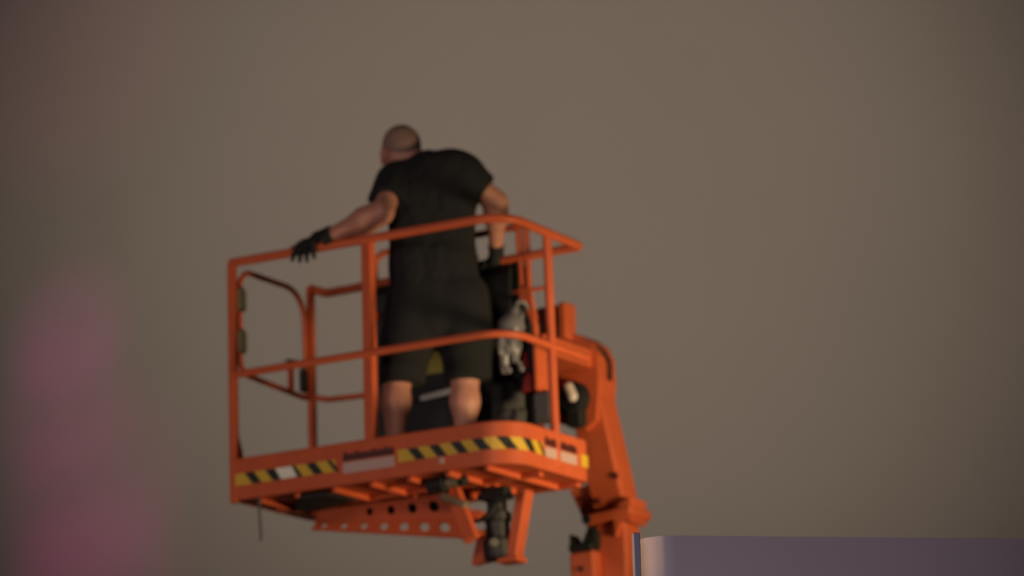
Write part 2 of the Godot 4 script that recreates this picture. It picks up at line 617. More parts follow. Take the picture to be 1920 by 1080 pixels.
func one_tube(called: String, pts: Array, r, m: Material, parent: Node, closed := false) -> MeshInstance3D:
	var st := begin()
	tube(st, pts, r, closed)
	return obj(called, st, m, parent)

func one_box(called: String, c: Vector3, h: Vector3, m: Material, parent: Node, bev := 0.006, b := Basis()) -> MeshInstance3D:
	var st := begin()
	box(st, c, h, bev, b)
	return obj(called, st, m, parent)

# the outline of the toe board in plan, and a point at a length along its front and right side
var rim := []
func rim_path() -> Array:
	var p := rounded([v3(-HX, 0, HZ), v3(HX, 0, HZ), v3(HX, 0, -HZ), v3(-HX, 0, -HZ)], [0.012, 0.15, 0.03, 0.03], true, 10)
	var o := []
	for q in p: o.append(Vector2(q.x, q.z))
	return o

# the part of the rim between two lengths measured from the front left corner along the front and then the right side
func rim_span(s0: float, s1: float) -> Array:
	var p := rounded([v3(-HX, 0, HZ), v3(HX, 0, HZ), v3(HX, 0, -HZ)], [0, 0.15, 0], false, 14)
	var o := []
	var s := 0.0
	for k in p.size() - 1:
		var a: Vector3 = p[k]
		var b: Vector3 = p[k + 1]
		var l := a.distance_to(b)
		if s + l > s0 and s < s1:
			var t0 := clampf((s0 - s) / l, 0, 1)
			var t1 := clampf((s1 - s) / l, 0, 1)
			if o.is_empty():
				var q := a.lerp(b, t0)
				o.append(Vector2(q.x, q.z))
			var q2 := a.lerp(b, t1)
			o.append(Vector2(q2.x, q2.z))
		s += l
	return o

# a strip of film along the rim, its ends slanted
func film(st: SurfaceTool, s0: float, s1: float, y0: float, y1: float, proud: float, slant := 0.0) -> void:
	flat(st)
	var steps := maxi(1, int((s1 - s0) / 0.03) + 1)
	for k in steps:
		var q := []
		for e in 2:
			var s := lerpf(s0, s1, float(k + e) / steps)
			for y in [y0, y1]:
				var off: float = slant * ((y - y0) / (y1 - y0) - 0.5)
				var p := rim_span(clampf(s - off, 0.0, 2.097), clampf(s - off, 0.0, 2.097) + 0.004)
				var d: Vector2 = (p[p.size() - 1] - p[0]).normalized()
				var n := Vector2(-d.y, d.x)
				if n.dot(p[0]) < 0.0: n = -n
				var w: Vector2 = p[0] + n * (0.012 + proud)
				q.append(Vector3(w.x, y, w.y))
		var out: Vector3 = (q[1] - q[0]).cross(q[2] - q[0])
		var mid: Vector3 = (q[0] + q[3]) / 2.0
		if out.dot(Vector3(mid.x, 0, mid.z * 2.0)) < 0.0: out = -out
		quad(st, q[0], q[2], q[3], q[1], out)
		var nn := out.normalized() * 0.0015
		quad(st, q[0] - nn, q[0], q[1], q[1] - nn, q[0] - q[2])
		quad(st, q[2] - nn, q[2], q[3], q[3] - nn, q[2] - q[0])

func build_lift() -> void:
	var L := thing("boom_lift", "orange boom lift with a railed work basket raised in front of the beige wall", "boom lift", LIFT_AT, LIFT_TURN)
	var O: Material = M.orange_paint
	# --- platform ---
	var st := begin()
	var plan := rim_path()
	ribbon(st, plan, 0.0, 0.187, 0.012, Vector2.ZERO, true)
	var toe := obj("toe_board", st, O, L)
	st = begin()                                       # the rolled lip on top of the board
	var lip := []
	for p in plan: lip.append(Vector3(p.x, 0.187, p.y))
	tube(st, lip, 0.010, true, 8)
	obj("rolled_lip", st, O, toe)
	# --- tape and labels on the toe board ---
	for run in [[0.02, 0.575], [0.915, 1.695], [2.035, 2.095]]:
		st = begin()
		film(st, run[0], run[1], 0.066, 0.122, 0.001)
		obj("hazard_tape", st, M.yellow_film, toe)
		st = begin()
		var s: float = run[0] + 0.075
		while s < run[1] - 0.02:
			film(st, s, minf(s + 0.052, run[1]), 0.066, 0.122, 0.0025, 0.045)
			s += 0.114
		obj("tape_stripe", st, M.black_film, toe)
	st = begin()
	film(st, 0.262, 0.352, 0.068, 0.12, 0.0045, 0.03)
	obj("reflective_patch", st, M.white_film, toe)
	for lab in [[0.617, 0.895, 0.05, 0.100], [1.715, 1.995, 0.062, 0.108]]:
		st = begin()
		film(st, lab[0], lab[1], lab[2], lab[3], 0.002)
		obj("white_label", st, M.pale_film, toe)
		st = begin()                                   # a line of dark print, too soft in the photograph to read
		var w: float = (lab[1] - lab[0]) / 9.0
		film(st, lab[0], lab[1], lab[3] + 0.006, lab[3] + 0.034, 0.002)
		for k in 9:
			film(st, lab[0] + w * k + 0.003, lab[0] + w * (k + 0.86), lab[3] + 0.034, lab[3] + [0.048, 0.040, 0.047, 0.04, 0.04, 0.046, 0.04, 0.046, 0.041][k], 0.002)
		obj("dark_print", st, M.maroon_print, toe)
	one_box("rivet_plate", v3(0.395, 0.045, HZ + 0.014), v3(0.012, 0.014, 0.003), M.pale_film, toe, 0.002)
	# --- floor and ribs ---
	st = begin()
	var slab := []
	for p in plan: slab.append(Vector3(p.x * 0.996, 0.002, p.y * 0.992))
	prism(st, slab, v3(0, 0.016, 0))
	obj("floor_plate", st, O, L)
	for k in 7:
		var x := -0.62 + k * 0.205
		one_box("cross_rib", v3(x, -0.010, 0), v3(0.012, 0.012, HZ - 0.02), O, L, 0.003)
	for z in [-0.31, 0.02]:
		one_box("long_rib", v3(0, -0.009, z), v3(HX - 0.03, 0.010, 0.018), O, L, 0.003)
	# --- posts ---
	one_box("corner_post", v3(-HX + 0.004, 0.56, HZ - 0.004), v3(0.018, 0.57, 0.018), O, L, 0.004)
	one_box("middle_post", v3(0.006, 0.635, HZ - 0.012), v3(0.027, 0.485, 0.022), O, L, 0.005)
	one_box("rear_post", v3(-HX + 0.004, 0.57, -HZ + 0.004), v3(0.017, 0.565, 0.017), O, L, 0.004)
	one_tube("side_post", [v3(HX, 0.03, -0.062), v3(HX, 1.10, -0.036)], 0.021, O, L)
	st = begin()
	prism(st, [v3(-HX - 0.006, 0.15, 0.315), v3(-HX - 0.006, 0.34, 0.315), v3(-HX - 0.006, 0.33, 0.295), v3(-HX - 0.006, 0.15, 0.225)], v3(0.012, 0, 0))
	obj("post_gusset", st, O, L)
	# --- rails ---
	var rail := rounded([v3(-HX, 1.13, HZ), v3(HX, 1.13, HZ), v3(HX, 1.112, -HZ), v3(-0.66, 1.095, -HZ), v3(-HX, 1.132, -HZ)], [0, 0.15, 0.02, 0.12, 0], false, 9)
	one_tube("top_rail", rail, 0.021, O, L)
	rail = rounded([v3(-HX + 0.02, 0.592, HZ + 0.012), v3(HX + 0.006, 0.592, HZ + 0.012), v3(HX + 0.006, 0.585, -HZ - 0.02)], [0, 0.15, 0], false, 9)
	one_tube("mid_rail", rail, 0.018, O, L)
	rail = rounded([v3(-HX, 0.60, -HZ), v3(-0.66, 0.575, -HZ), v3(-0.36, 0.565, -HZ)], [0, 0.12, 0], false, 6)
	one_tube("rear_mid_rail", rail, 0.014, O, L)
	# --- gate on the left end ---
	var gate := one_tube("gate", rounded([v3(-HX, 1.112, 0.262), v3(-HX, 1.102, -0.275), v3(-HX, 0.585, -0.29), v3(-HX, 0.618, 0.262)], [0.09, 0.15, 0.02, 0.07], true, 9), 0.0135, O, L, true)
	for y in [0.965, 0.765]:
		one_box("hinge", v3(-HX, y, 0.264), v3(0.020, 0.052, 0.040), M.hinge_steel, gate, 0.008)
		one_tube("hinge_pin", [v3(-HX + 0.016, y - 0.058, 0.264), v3(-HX + 0.016, y + 0.058, 0.264)], 0.010, M.dark_steel, gate)
	one_box("latch_bar", v3(-HX, 0.675, -0.155), v3(0.009, 0.07, 0.018), O, gate, 0.004)
	one_tube("latch_handle", rounded([v3(-HX, 0.742, -0.12), v3(-HX, 0.75, -0.20), v3(-HX, 0.735, -0.27)], [0, 0.03, 0]), 0.010, M.hinge_steel, gate)
	one_box("latch_block", v3(-HX, 0.668, -0.262), v3(0.016, 0.055, 0.02), M.dark_steel, gate, 0.006)
	# --- guard hoop over the console ---
	var hoop := rounded([v3(-0.380, 0.50, -HZ), v3(-0.380, 1.243, -HZ), v3(0.425, 1.257, -HZ), v3(0.438, 0.93, -HZ), v3(0.500, 0.775, -HZ), v3(0.512, 0.30, -HZ)], [0, 0.06, 0.03, 0.08, 0.08, 0], false, 7)
	one_tube("guard_hoop", hoop, 0.016, O, L)
	one_tube("guard_bar", [v3(0.425, 1.257, -HZ), v3(0.466, 1.250, -HZ), v3(0.475, 0.93, -HZ), v3(0.502, 0.80, -HZ)], 0.014, O, L)
	one_tube("guard_stay", [v3(0.30, 0.945, -HZ), v3(0.45, 0.945, -HZ), v3(0.575, 0.945, -HZ)], 0.010, O, L)
	st = begin()
	prism(st, [v3(0.425, 0.955, -HZ + 0.012), v3(0.492, 0.955, -HZ + 0.012), v3(0.497, 0.90, -HZ + 0.012), v3(0.435, 0.90, -HZ + 0.012)], v3(0, 0, 0.008))
	obj("guard_gusset", st, O, L)
	# --- control console ---
	st = begin()
	prism(st, [v3(-0.365, 0.80, -0.285), v3(-0.365, 1.03, -0.285), v3(-0.365, 1.095, -0.33), v3(-0.365, 1.095, -0.46), v3(-0.365, 0.80, -0.46)], v3(0.755, 0, 0))
	var con := obj("control_console", st, M.black_plastic, L)
	for j in [[-0.25, 0.07], [0.16, 0.09], [0.30, 0.10]]:
		one_tube("joystick", [v3(j[0], 1.075, -0.36), v3(j[0] + 0.005, 1.09 + j[1] * 0.5, -0.355)], [0.022, 0.010], M.rubber, con)
		st = begin()
		lathe(st, v3(j[0] + 0.005, 1.085 + j[1] * 0.5, -0.355), Vector3.UP, [Vector2(0, 0), Vector2(0.014, 0), Vector2(0.019, 0.02), Vector2(0.014, 0.038), Vector2(0, 0.045)])
		obj("joystick_knob", st, M.rubber, con)
	st = begin()
	lathe(st, v3(-0.34, 0.925, -0.285), v3(0, 0, 1), [Vector2(0, 0), Vector2(0.014, 0), Vector2(0.014, 0.018), Vector2(0.024, 0.02), Vector2(0.024, 0.032), Vector2(0.016, 0.038), Vector2(0, 0.039)])
	obj("stop_button", st, M.red_plastic, con)
	st = begin()
	box(st, v3(0.045, 0.55, -0.36), v3(0.445, 0.26, 0.05), 0.01)
	obj("console_apron", st, M.black_plastic, L)
	st = begin()
	prism(st, [v3(-0.055, 0.775, -0.308), v3(-0.010, 0.775, -0.308), v3(0.035, 0.615, -0.308), v3(-0.085, 0.615, -0.308)], v3(0, 0, 0.004))
	obj("yellow_label", st, M.dull_yellow, con)
	st = begin()                                       # manual box below the console
	box(st, v3(0.0, 0.375, -0.27), v3(0.24, 0.105, 0.05), 0.014)
	var mb := obj("document_box", st, M.black_plastic, L)
	one_box("pale_lid_edge", v3(0.035, 0.496, -0.255), v3(0.11, 0.014, 0.03), M.pale_metal, mb, 0.003, Basis(Vector3.BACK, 0.10))
	one_box("switch_box", v3(0.565, 0.37, -0.295), v3(0.045, 0.07, 0.035), M.grey_plastic, L, 0.008)
	one_box("support_plate", v3(0.556, 0.57, -0.28), v3(0.010, 0.125, 0.052), O, L, 0.004)
	one_box("console_leg", v3(0.47, 0.50, -0.34), v3(0.022, 0.27, 0.022), M.dark_steel, L, 0.004)
	# --- bracket, rotator and holed step beneath the basket ---
	st = begin()
	beam(st, v3(0.545, -0.035, -0.13), v3(0.475, -0.345, -0.13), v3(1, 0, 0), 0.055, 0.07)
	box(st, v3(0.462, -0.352, -0.13), v3(0.055, 0.014, 0.045), 0.004)
	obj("bracket_arm", st, O, L)
	st = begin()
	prism(st, [v3(0.262, -0.355, -0.15), v3(0.372, -0.345, -0.15), v3(0.345, -0.20, -0.15), v3(0.305, -0.20, -0.15)], v3(0, 0, 0.05))
	obj("bracket_foot", st, O, L)
	st = begin()
	lathe(st, v3(0.40, -0.345, -0.12), v3(-0.02, 1, 0), [Vector2(0, 0), Vector2(0.062, 0), Vector2(0.070, 0.012), Vector2(0.070, 0.085), Vector2(0.055, 0.10), Vector2(0.055, 0.17), Vector2(0.064, 0.18), Vector2(0.064, 0.215), Vector2(0.045, 0.225), Vector2(0.045, 0.33), Vector2(0, 0.33)])
	var rot := obj("rotator", st, M.dark_steel, L)
	st = begin()
	lathe(st, v3(0.415, -0.275, -0.058), v3(0.3, 0, 1), [Vector2(0, 0), Vector2(0.022, 0), Vector2(0.018, 0.012), Vector2(0, 0.014)])
	obj("steel_cap", st, M.hinge_steel, rot)
	for h in [[v3(0.30, -0.16, -0.06), v3(0.40, -0.16, -0.03), v3(0.475, -0.05, -0.06)], [v3(0.35, -0.06, -0.04), v3(0.45, -0.085, -0.03), v3(0.53, -0.075, -0.04)]]:
		one_tube("hose", rounded(h, [0, 0.05, 0]), 0.016, M.rubber, rot)
	one_box("valve_block", v3(0.435, -0.055, -0.05), v3(0.07, 0.030, 0.03), M.rubber, rot, 0.008)
	one_box("tan_link", v3(0.255, -0.075, 0.02), v3(0.075, 0.018, 0.02), M.tan_metal, L, 0.006, Basis(Vector3.BACK, -0.42))
	st = begin()
	prism(st, [v3(0.24, -0.13, -0.02), v3(0.36, -0.125, -0.02), v3(0.40, -0.14, -0.02), v3(0.36, -0.165, -0.02), v3(0.25, -0.16, -0.02)], v3(0, 0, 0.03))
	prism(st, [v3(0.26, -0.205, -0.02), v3(0.36, -0.215, -0.02), v3(0.39, -0.23, -0.02), v3(0.36, -0.25, -0.02), v3(0.27, -0.25, -0.02)], v3(0, 0, 0.03))
	obj("link_plate", st, O, L)
	# the folded step: two plates with holes right through, and its end plate
	st = begin()
	holed_plate(st, v3(-0.278, -0.0285, 0.0), v3(0.175, -0.030, 0.0), v3(0.205, -0.141, 0.0), v3(-0.282, -0.097, 0.0), 4, 0.50, v3(0, 0, -0.006))
	prism(st, [v3(-0.50, -0.028, 0.0), v3(-0.278, -0.0285, 0.0), v3(-0.282, -0.097, 0.0), v3(-0.520, -0.075, 0.0)], v3(0, 0, -0.006))
	prism(st, [v3(0.175, -0.030, 0.0), v3(0.262, -0.030, 0.0), v3(0.300, -0.150, 0.0), v3(0.205, -0.141, 0.0)], v3(0, 0, -0.006))
	var stp := obj("holed_step", st, O, L)
	st = begin()
	holed_plate(st, v3(-0.510, -0.075, 0.0), v3(0.232, -0.143, 0.0), v3(0.272, -0.248, 0.03), v3(-0.528, -0.118, 0.03), 7, 0.50, v3(0, -0.003, -0.006))
	prism(st, [v3(0.232, -0.143, 0.0), v3(0.300, -0.150, 0.0), v3(0.352, -0.266, 0.03), v3(0.272, -0.248, 0.03)], v3(0, -0.003, -0.006))
	obj("step_tread", st, O, stp)
	st = begin()                                       # dark backing added so the upper plate's holes look shaded
	prism(st, [v3(-0.46, -0.02, -0.05), v3(0.25, -0.02, -0.05), v3(0.28, -0.125, -0.05), v3(-0.48, -0.070, -0.05)], v3(0, 0, -0.03))
	obj("dark_backing", st, M.rubber, stp)
	st = begin()
	beam(st, v3(0.245, -0.03, 0.01), v3(0.352, -0.27, 0.03), v3(1, 0, 0), 0.072, 0.04)
	obj("step_end_plate", st, O, stp)
	st = begin()
	prism(st, [v3(-0.50, -0.012, 0.19), v3(-0.40, -0.012, 0.305), v3(-0.258, -0.012, 0.295), v3(-0.225, -0.012, 0.09), v3(-0.341, -0.012, 0.05), v3(-0.53, -0.012, 0.0), v3(-0.595, -0.012, 0.05)], v3(0, -0.016, 0))
	obj("rubber_buffer", st, M.rubber, L)
	st = begin()
	lathe(st, v3(0.235, -0.028, 0.20), v3(1, 0.02, 0), [Vector2(0, 0), Vector2(0.034, 0), Vector2(0.038, 0.01), Vector2(0.038, 0.085), Vector2(0.02, 0.09), Vector2(0.02, 0.10), Vector2(0, 0.10)])
	var sw := obj("travel_switch", st, M.rubber, L)
	st = begin()
	lathe(st, v3(0.335, -0.026, 0.20), v3(1, 0.02, 0), [Vector2(0, 0), Vector2(0.026, 0), Vector2(0.026, 0.06), Vector2(0, 0.06)])
	obj("tan_sleeve", st, M.tan_metal, sw)
	st = begin()
	lathe(st, v3(0.395, -0.026, 0.20), v3(1, 0.02, 0), [Vector2(0, 0), Vector2(0.024, 0), Vector2(0.024, 0.035), Vector2(0.01, 0.045), Vector2(0, 0.045)])
	obj("end_cap", st, M.rubber, sw)
	one_tube("loose_cord", rounded([v3(-0.62, 0.0, 0.315), v3(-0.618, -0.10, 0.315), v3(-0.612, -0.17, 0.315), v3(-0.615, -0.20, 0.315)], [0, 0.2, 0.1, 0]), 0.006, M.grey_plastic, L)
	build_mast(L)

func build_mast(L: Node3D) -> void:
	var O: Material = M.orange_paint
	# the jib: a box beam leaning a little outwards, its head round
	var st := begin()
	beam(st, v3(0.432, 0.64, -0.90), v3(0.553, -0.035, -0.95), v3(1, 0, 0), 0.175, 0.15, 0.012)
	var jib := obj("jib_arm", st, O, L)
	st = begin()
	prism(st, [v3(0.330, 0.10, -0.94), v3(0.470, 0.12, -0.94), v3(0.60, -0.06, -0.98), v3(0.44, -0.12, -0.98), v3(0.40, -0.09, -0.98)], v3(0, 0, 0.05))
	obj("jib_side_plate", st, O, jib)
	for p in [v3(0.50, 0.02, -0.858), v3(0.60, 0.13, -0.86)]:
		st = begin()
		lathe(st, p, v3(0, 0.05, 1), [Vector2(0, 0), Vector2(0.016, 0), Vector2(0.016, 0.008), Vector2(0.01, 0.012), Vector2(0, 0.012)])
		obj("pin_head", st, M.maroon_print, jib)
	st = begin()                                       # the head casting that carries the basket
	prism(st, [v3(0.30, 0.42, -0.98), v3(0.30, 0.72, -0.98), v3(0.34, 0.79, -0.98), v3(0.40, 0.83, -0.98), v3(0.455, 0.82, -0.98), v3(0.515, 0.775, -0.98), v3(0.545, 0.71, -0.98), v3(0.55, 0.60, -0.98), v3(0.53, 0.40, -0.98), v3(0.47, 0.36, -0.98)], v3(0, 0, 0.17))
	var head := obj("jib_head", st, O, L)
	one_box("head_lug", v3(0.396, 0.89, -0.80), v3(0.022, 0.088, 0.05), O, head, 0.008)
	one_box("head_cover", v3(0.310, 0.885, -0.80), v3(0.062, 0.085, 0.045), M.maroon_print, head, 0.01)
	one_box("head_slot", v3(0.395, 0.665, -0.806), v3(0.05, 0.012, 0.006), M.maroon_print, head, 0.004)
	one_tube("hose_loop", rounded([v3(0.50, 0.72, -0.82), v3(0.525, 0.80, -0.85), v3(0.57, 0.68, -0.90), v3(0.565, 0.60, -0.90)], [0, 0.04, 0.05, 0]), 0.008, M.rubber, head)
	st = begin()                                       # black swivel motor on the head; its highlight is built as a pale cap
	lathe(st, v3(0.430, 0.51, -0.815), v3(-0.1, 0.05, 1), [Vector2(0, 0), Vector2(0.075, 0), Vector2(0.082, 0.012), Vector2(0.082, 0.05), Vector2(0.066, 0.062), Vector2(0, 0.064)])
	var mot := obj("swivel_motor", st, M.rubber, L)
	st = begin()
	box(st, v3(0.44, 0.42, -0.785), v3(0.045, 0.05, 0.03), 0.02)
	obj("motor_base", st, M.rubber, mot)
	obj("highlight_cap", nets([pill(v3(0.422, 0.560, -0.752), v3(0.446, 0.512, -0.748), 0.026, 0.026)], 0.01, 0.005), M.pale_highlight, mot)
	one_box("head_bridge", v3(0.43, 0.70, -0.60), v3(0.09, 0.045, 0.22), O, head, 0.008)
	# the elbow and the boom below it
	st = begin()
	beam(st, v3(0.440, -0.065, -0.93), v3(0.69, -0.045, -0.93), v3(0, 1, 0), 0.05, 0.20, 0.008)
	var elbow := obj("elbow_joint", st, O, L)
	st = begin()
	prism(st, [v3(0.625, -0.01, -0.99), v3(0.688, 0.015, -0.99), v3(0.672, -0.06, -0.99), v3(0.69, -0.105, -0.99), v3(0.63, -0.09, -0.99), v3(0.60, -0.16, -0.99), v3(0.59, -0.06, -0.99)], v3(0, 0, 0.15))
	obj("elbow_ear", st, O, elbow)
	st = begin()
	lathe(st, v3(0.455, -0.065, -0.835), v3(0, 0, 1), [Vector2(0, 0), Vector2(0.022, 0), Vector2(0.022, 0.018), Vector2(0, 0.02)])
	obj("elbow_pin", st, M.rubber, elbow)
	st = begin()
	beam(st, v3(0.555, -0.08, -0.94), v3(0.60, -4.55, -0.94), v3(1, 0, 0), 0.165, 0.14, 0.012)
	obj("boom", st, O, L)
	st = begin()
	beam(st, v3(0.43, -0.215, -0.86), v3(0.47, -1.4, -0.86), v3(1, 0, 0), 0.135, 0.11, 0.012)
	var ram := obj("ram_housing", st, O, L)
	st = begin()
	box(st, v3(0.425, -0.195, -0.86), v3(0.066, 0.022, 0.056), 0.01, Basis(Vector3.BACK, -0.05))
	prism(st, [v3(0.362, -0.19, -0.90), v3(0.362, -0.125, -0.90), v3(0.39, -0.165, -0.90), v3(0.43, -0.175, -0.90), v3(0.465, -0.10, -0.90), v3(0.50, -0.12, -0.90), v3(0.50, -0.20, -0.90)], v3(0, 0, 0.08))
	obj("ram_seal", st, M.rubber, ram)
	st = begin()
	lathe(st, v3(0.43, -0.30, -0.806), v3(0, 0, 1), [Vector2(0, 0), Vector2(0.016, 0), Vector2(0.013, 0.010), Vector2(0, 0.012)])
	obj("ram_bolt", st, M.maroon_print, ram)
	# the undercarriage on the hall floor
	var f := -LIFT_AT.y
	st = begin()
	box(st, v3(0.60, f + 0.58, -0.9), v3(0.55, 0.25, 0.95), 0.04)
	box(st, v3(0.60, f + 0.86, -0.9), v3(0.30, 0.12, 0.40), 0.03)
	var ch := obj("undercarriage", st, O, L)
	for s in [-1.0, 1.0]:
		for t in [-1.0, 1.0]:
			st = begin()
			lathe(st, v3(0.60 + s * 0.5, f + 0.3, -0.9 + t * 0.65), v3(s, 0, 0), [Vector2(0, -0.06), Vector2(0.24, -0.06), Vector2(0.30, -0.03), Vector2(0.30, 0.13), Vector2(0.24, 0.16), Vector2(0.16, 0.14), Vector2(0, 0.14)], 28)
			obj("wheel", st, M.rubber, ch)

# ------------------------------------------------------------------ the worker
func build_person() -> void:
	var P := thing("person", "man in black t-shirt, shorts and gloves standing in the lift basket gripping its rail", "person", v3(-0.377, 5.396, -19.87))
	var shL := v3(-0.150, 1.425, -0.01)
	var elL := v3(-0.212, 1.235, 0.15)
	var wrL := v3(-0.470, 1.150, 0.04)
	var shR := v3(0.185, 1.440, -0.02)
	var elR := v3(0.312, 1.325, -0.08)
	var wrR := v3(0.308, 1.140, -0.22)
	var hc := v3(-0.124, 1.582, -0.09)                  # the head is bowed and turned to the left
	var fwd := v3(-0.42, -0.42, -0.80).normalized()
	var up := (Vector3.UP - fwd * fwd.y + v3(-0.10, 0, 0)).normalized()
	var sd := fwd.cross(up).normalized()
	var b := []
	b.append(pill(v3(-0.06, 0.93, 0), v3(0.10, 0.93, 0), 0.105, 0.105))
	b.append(pill(v3(0.02, 0.93, 0), v3(0.02, 1.38, 0), 0.115, 0.10))
	b.append(pill(v3(-0.06, 1.0, 0), v3(-0.06, 1.32, 0), 0.10, 0.10))
	b.append(pill(v3(0.10, 1.0, 0), v3(0.10, 1.34, 0), 0.10, 0.10))
	b.append(pill(shL, shR, 0.062, 0.064))
	b.append(pill(v3(0.0, 1.46, -0.01), v3(-0.085, 1.545, -0.075), 0.064, 0.058))
	b.append(pill(hc + up * 0.030 - fwd * 0.030, hc + up * 0.018 + fwd * 0.034, 0.085, 0.079))
	b.append(pill(hc - up * 0.03, hc - up * 0.075 + fwd * 0.055, 0.068, 0.040))
	b.append(pill(shL, elL, 0.058, 0.047))
	b.append(pill(elL, elL.lerp(wrL, 0.3), 0.050, 0.056))
	b.append(pill(elL.lerp(wrL, 0.3), wrL, 0.056, 0.036))
	b.append(pill(shR, elR, 0.060, 0.050))
	b.append(pill(elR, elR.lerp(wrR, 0.3), 0.049, 0.046))
	b.append(pill(elR.lerp(wrR, 0.3), wrR, 0.046, 0.032))
	for s in [[-0.085, -0.160, -0.168, -0.178, 0.02, 0.040], [0.125, 0.150, 0.147, 0.143, 0.0, 0.008]]:
		b.append(pill(v3(s[0], 0.86, 0), v3(s[1], 0.49, s[4]), 0.095, 0.060))
		b.append(pill(v3(s[1], 0.49, s[4]), v3(s[2], 0.37, s[5]), 0.058, 0.064))
		b.append(pill(v3(s[2], 0.37, s[5]), v3(s[3], 0.09, s[4] + 0.01), 0.060, 0.036))
		b.append(pill(v3(s[3], 0.07, s[4] + 0.02), v3(s[3] + 0.0, 0.04, s[4] - 0.12), 0.036, 0.028))
	var body := obj("body", nets(b, 0.045, 0.012), M.skin, P)
	# the face looks down at the console, so only its parts are set here, in a finer mesh of their own grid
	var face := []
	face.append(pill(hc + up * 0.01 + fwd * 0.088, hc - up * 0.032 + fwd * 0.122, 0.008, 0.013))
	face.append(pill(hc - up * 0.036 + fwd * 0.108 - sd * 0.010, hc - up * 0.036 + fwd * 0.108 + sd * 0.010, 0.009, 0.009))
	face.append(pill(hc + up * 0.022 + fwd * 0.100 - sd * 0.045, hc + up * 0.022 + fwd * 0.100 + sd * 0.045, 0.011, 0.011))
	face.append(pill(hc - up * 0.062 + fwd * 0.092 - sd * 0.020, hc - up * 0.062 + fwd * 0.092 + sd * 0.020, 0.010, 0.010))
	face.append(pill(hc - up * 0.090 + fwd * 0.080, hc - up * 0.080 + fwd * 0.088, 0.018, 0.016))
	face.append(pill(hc - up * 0.02 + fwd * 0.07, hc - up * 0.06 + fwd * 0.06, 0.05, 0.042))
	obj("face", nets(face, 0.012, 0.004), M.skin, body)
	for s in [-1.0, 1.0]:
		var e := []
		var c: Vector3 = hc + sd * s * 0.080 - up * 0.008 - fwd * 0.004
		for k in 7:                                     # the rim of the ear
			var a0 := -1.9 + k * 0.62
			var a1 := a0 + 0.62
			e.append(pill(c + up * sin(a0 + 1.2) * 0.026 - fwd * cos(a0 + 1.2) * 0.017 + sd * s * 0.010, c + up * sin(a1 + 1.2) * 0.026 - fwd * cos(a1 + 1.2) * 0.017 + sd * s * 0.010, 0.006, 0.006))
		e.append(pill(c + up * 0.012, c - up * 0.022, 0.012, 0.010))
		obj("ear", nets(e, 0.008, 0.004), M.skin, body)
	# close-cropped hair, a shade darker than the scalp
	var cut := hc - up * 0.005
	var cn := (-up * 0.8 + fwd * 0.6).normalized()
	obj("cropped_hair", nets([pill(hc + up * 0.030 - fwd * 0.030, hc + up * 0.018 + fwd * 0.020, 0.0868, 0.0808, cut, cn), pill(hc - fwd * 0.04 + up * 0.0, hc - fwd * 0.035 + up * 0.03, 0.0755, 0.081, cut, cn)], 0.02, 0.007), M.hair, body)
	# t-shirt
	var t := []
	t.append(pill(v3(-0.120, 1.430, -0.01), v3(0.150, 1.462, -0.01), 0.090, 0.095))
	t.append(pill(v3(-0.02, 1.470, 0.0), v3(0.10, 1.478, 0.0), 0.080, 0.090))
	t.append(pill(v3(-0.070, 1.33, 0), v3(-0.060, 1.02, 0.0), 0.122, 0.122))
	t.append(pill(v3(0.095, 1.34, 0), v3(0.085, 1.05, 0.0), 0.128, 0.124))
	t.append(pill(v3(-0.060, 1.02, 0), v3(-0.065, 0.82, 0.0), 0.122, 0.130, v3(0, 0.86, 0), v3(0, -1, 0)))
	t.append(pill(v3(0.085, 1.05, 0), v3(0.12, 0.82, 0.0), 0.124, 0.132, v3(0, 0.86, 0), v3(0, -1, 0)))
	t.append(pill(v3(0.01, 1.40, 0), v3(0.01, 0.86, 0), 0.128, 0.135, v3(0, 0.86, 0), v3(0, -1, 0)))
	var cl := v3(-0.208, 1.305, 0.05)
	t.append(pill(shL, elL, 0.082, 0.072, cl, v3(-0.22, -0.85, 0.48).normalized()))
	t.append(pill(v3(-0.16, 1.40, 0), v3(-0.225, 1.315, 0.04), 0.085, 0.055, cl, v3(-0.22, -0.95, 0.2).normalized()))
	var cr := v3(0.258, 1.365, -0.05)
	t.append(pill(shR, elR, 0.088, 0.078, cr, v3(0.80, -0.58, -0.1).normalized()))
	var tee := obj("t_shirt", nets(t, 0.04, 0.012), M.black_cotton, P)
	var col := []
	for k in 17:
		var a := TAU * k / 16.0
		col.append(v3(-0.035, 1.515, -0.035) + v3(0.076 * cos(a), 0.030 * cos(a) + 0.028 * sin(a), 0.066 * sin(a)))
	col.resize(16)
	one_tube("collar", col, 0.010, M.black_cotton, tee, true)
	# shorts
	var s := []
	s.append(pill(v3(-0.060, 0.88, 0), v3(0.105, 0.88, 0), 0.128, 0.132, v3(0, 0.98, 0), v3(0, 1, 0)))
	s.append(pill(v3(0.02, 0.88, 0), v3(0.02, 0.76, 0.0), 0.138, 0.14))
	s.append(pill(v3(-0.075, 0.84, 0), v3(-0.110, 0.66, 0.01), 0.135, 0.126))
	s.append(pill(v3(-0.110, 0.66, 0.01), v3(-0.150, 0.40, 0.02), 0.118, 0.100, v3(0, 0.452, 0), v3(0, -1, 0)))
	s.append(pill(v3(0.135, 0.84, 0), v3(0.160, 0.66, 0.0), 0.145, 0.132))
	s.append(pill(v3(0.160, 0.66, 0.0), v3(0.167, 0.40, 0.0), 0.124, 0.106, v3(0, 0.464, 0), v3(0, -1, 0)))
	obj("shorts", nets(s, 0.025, 0.012), M.shorts_cloth, P)
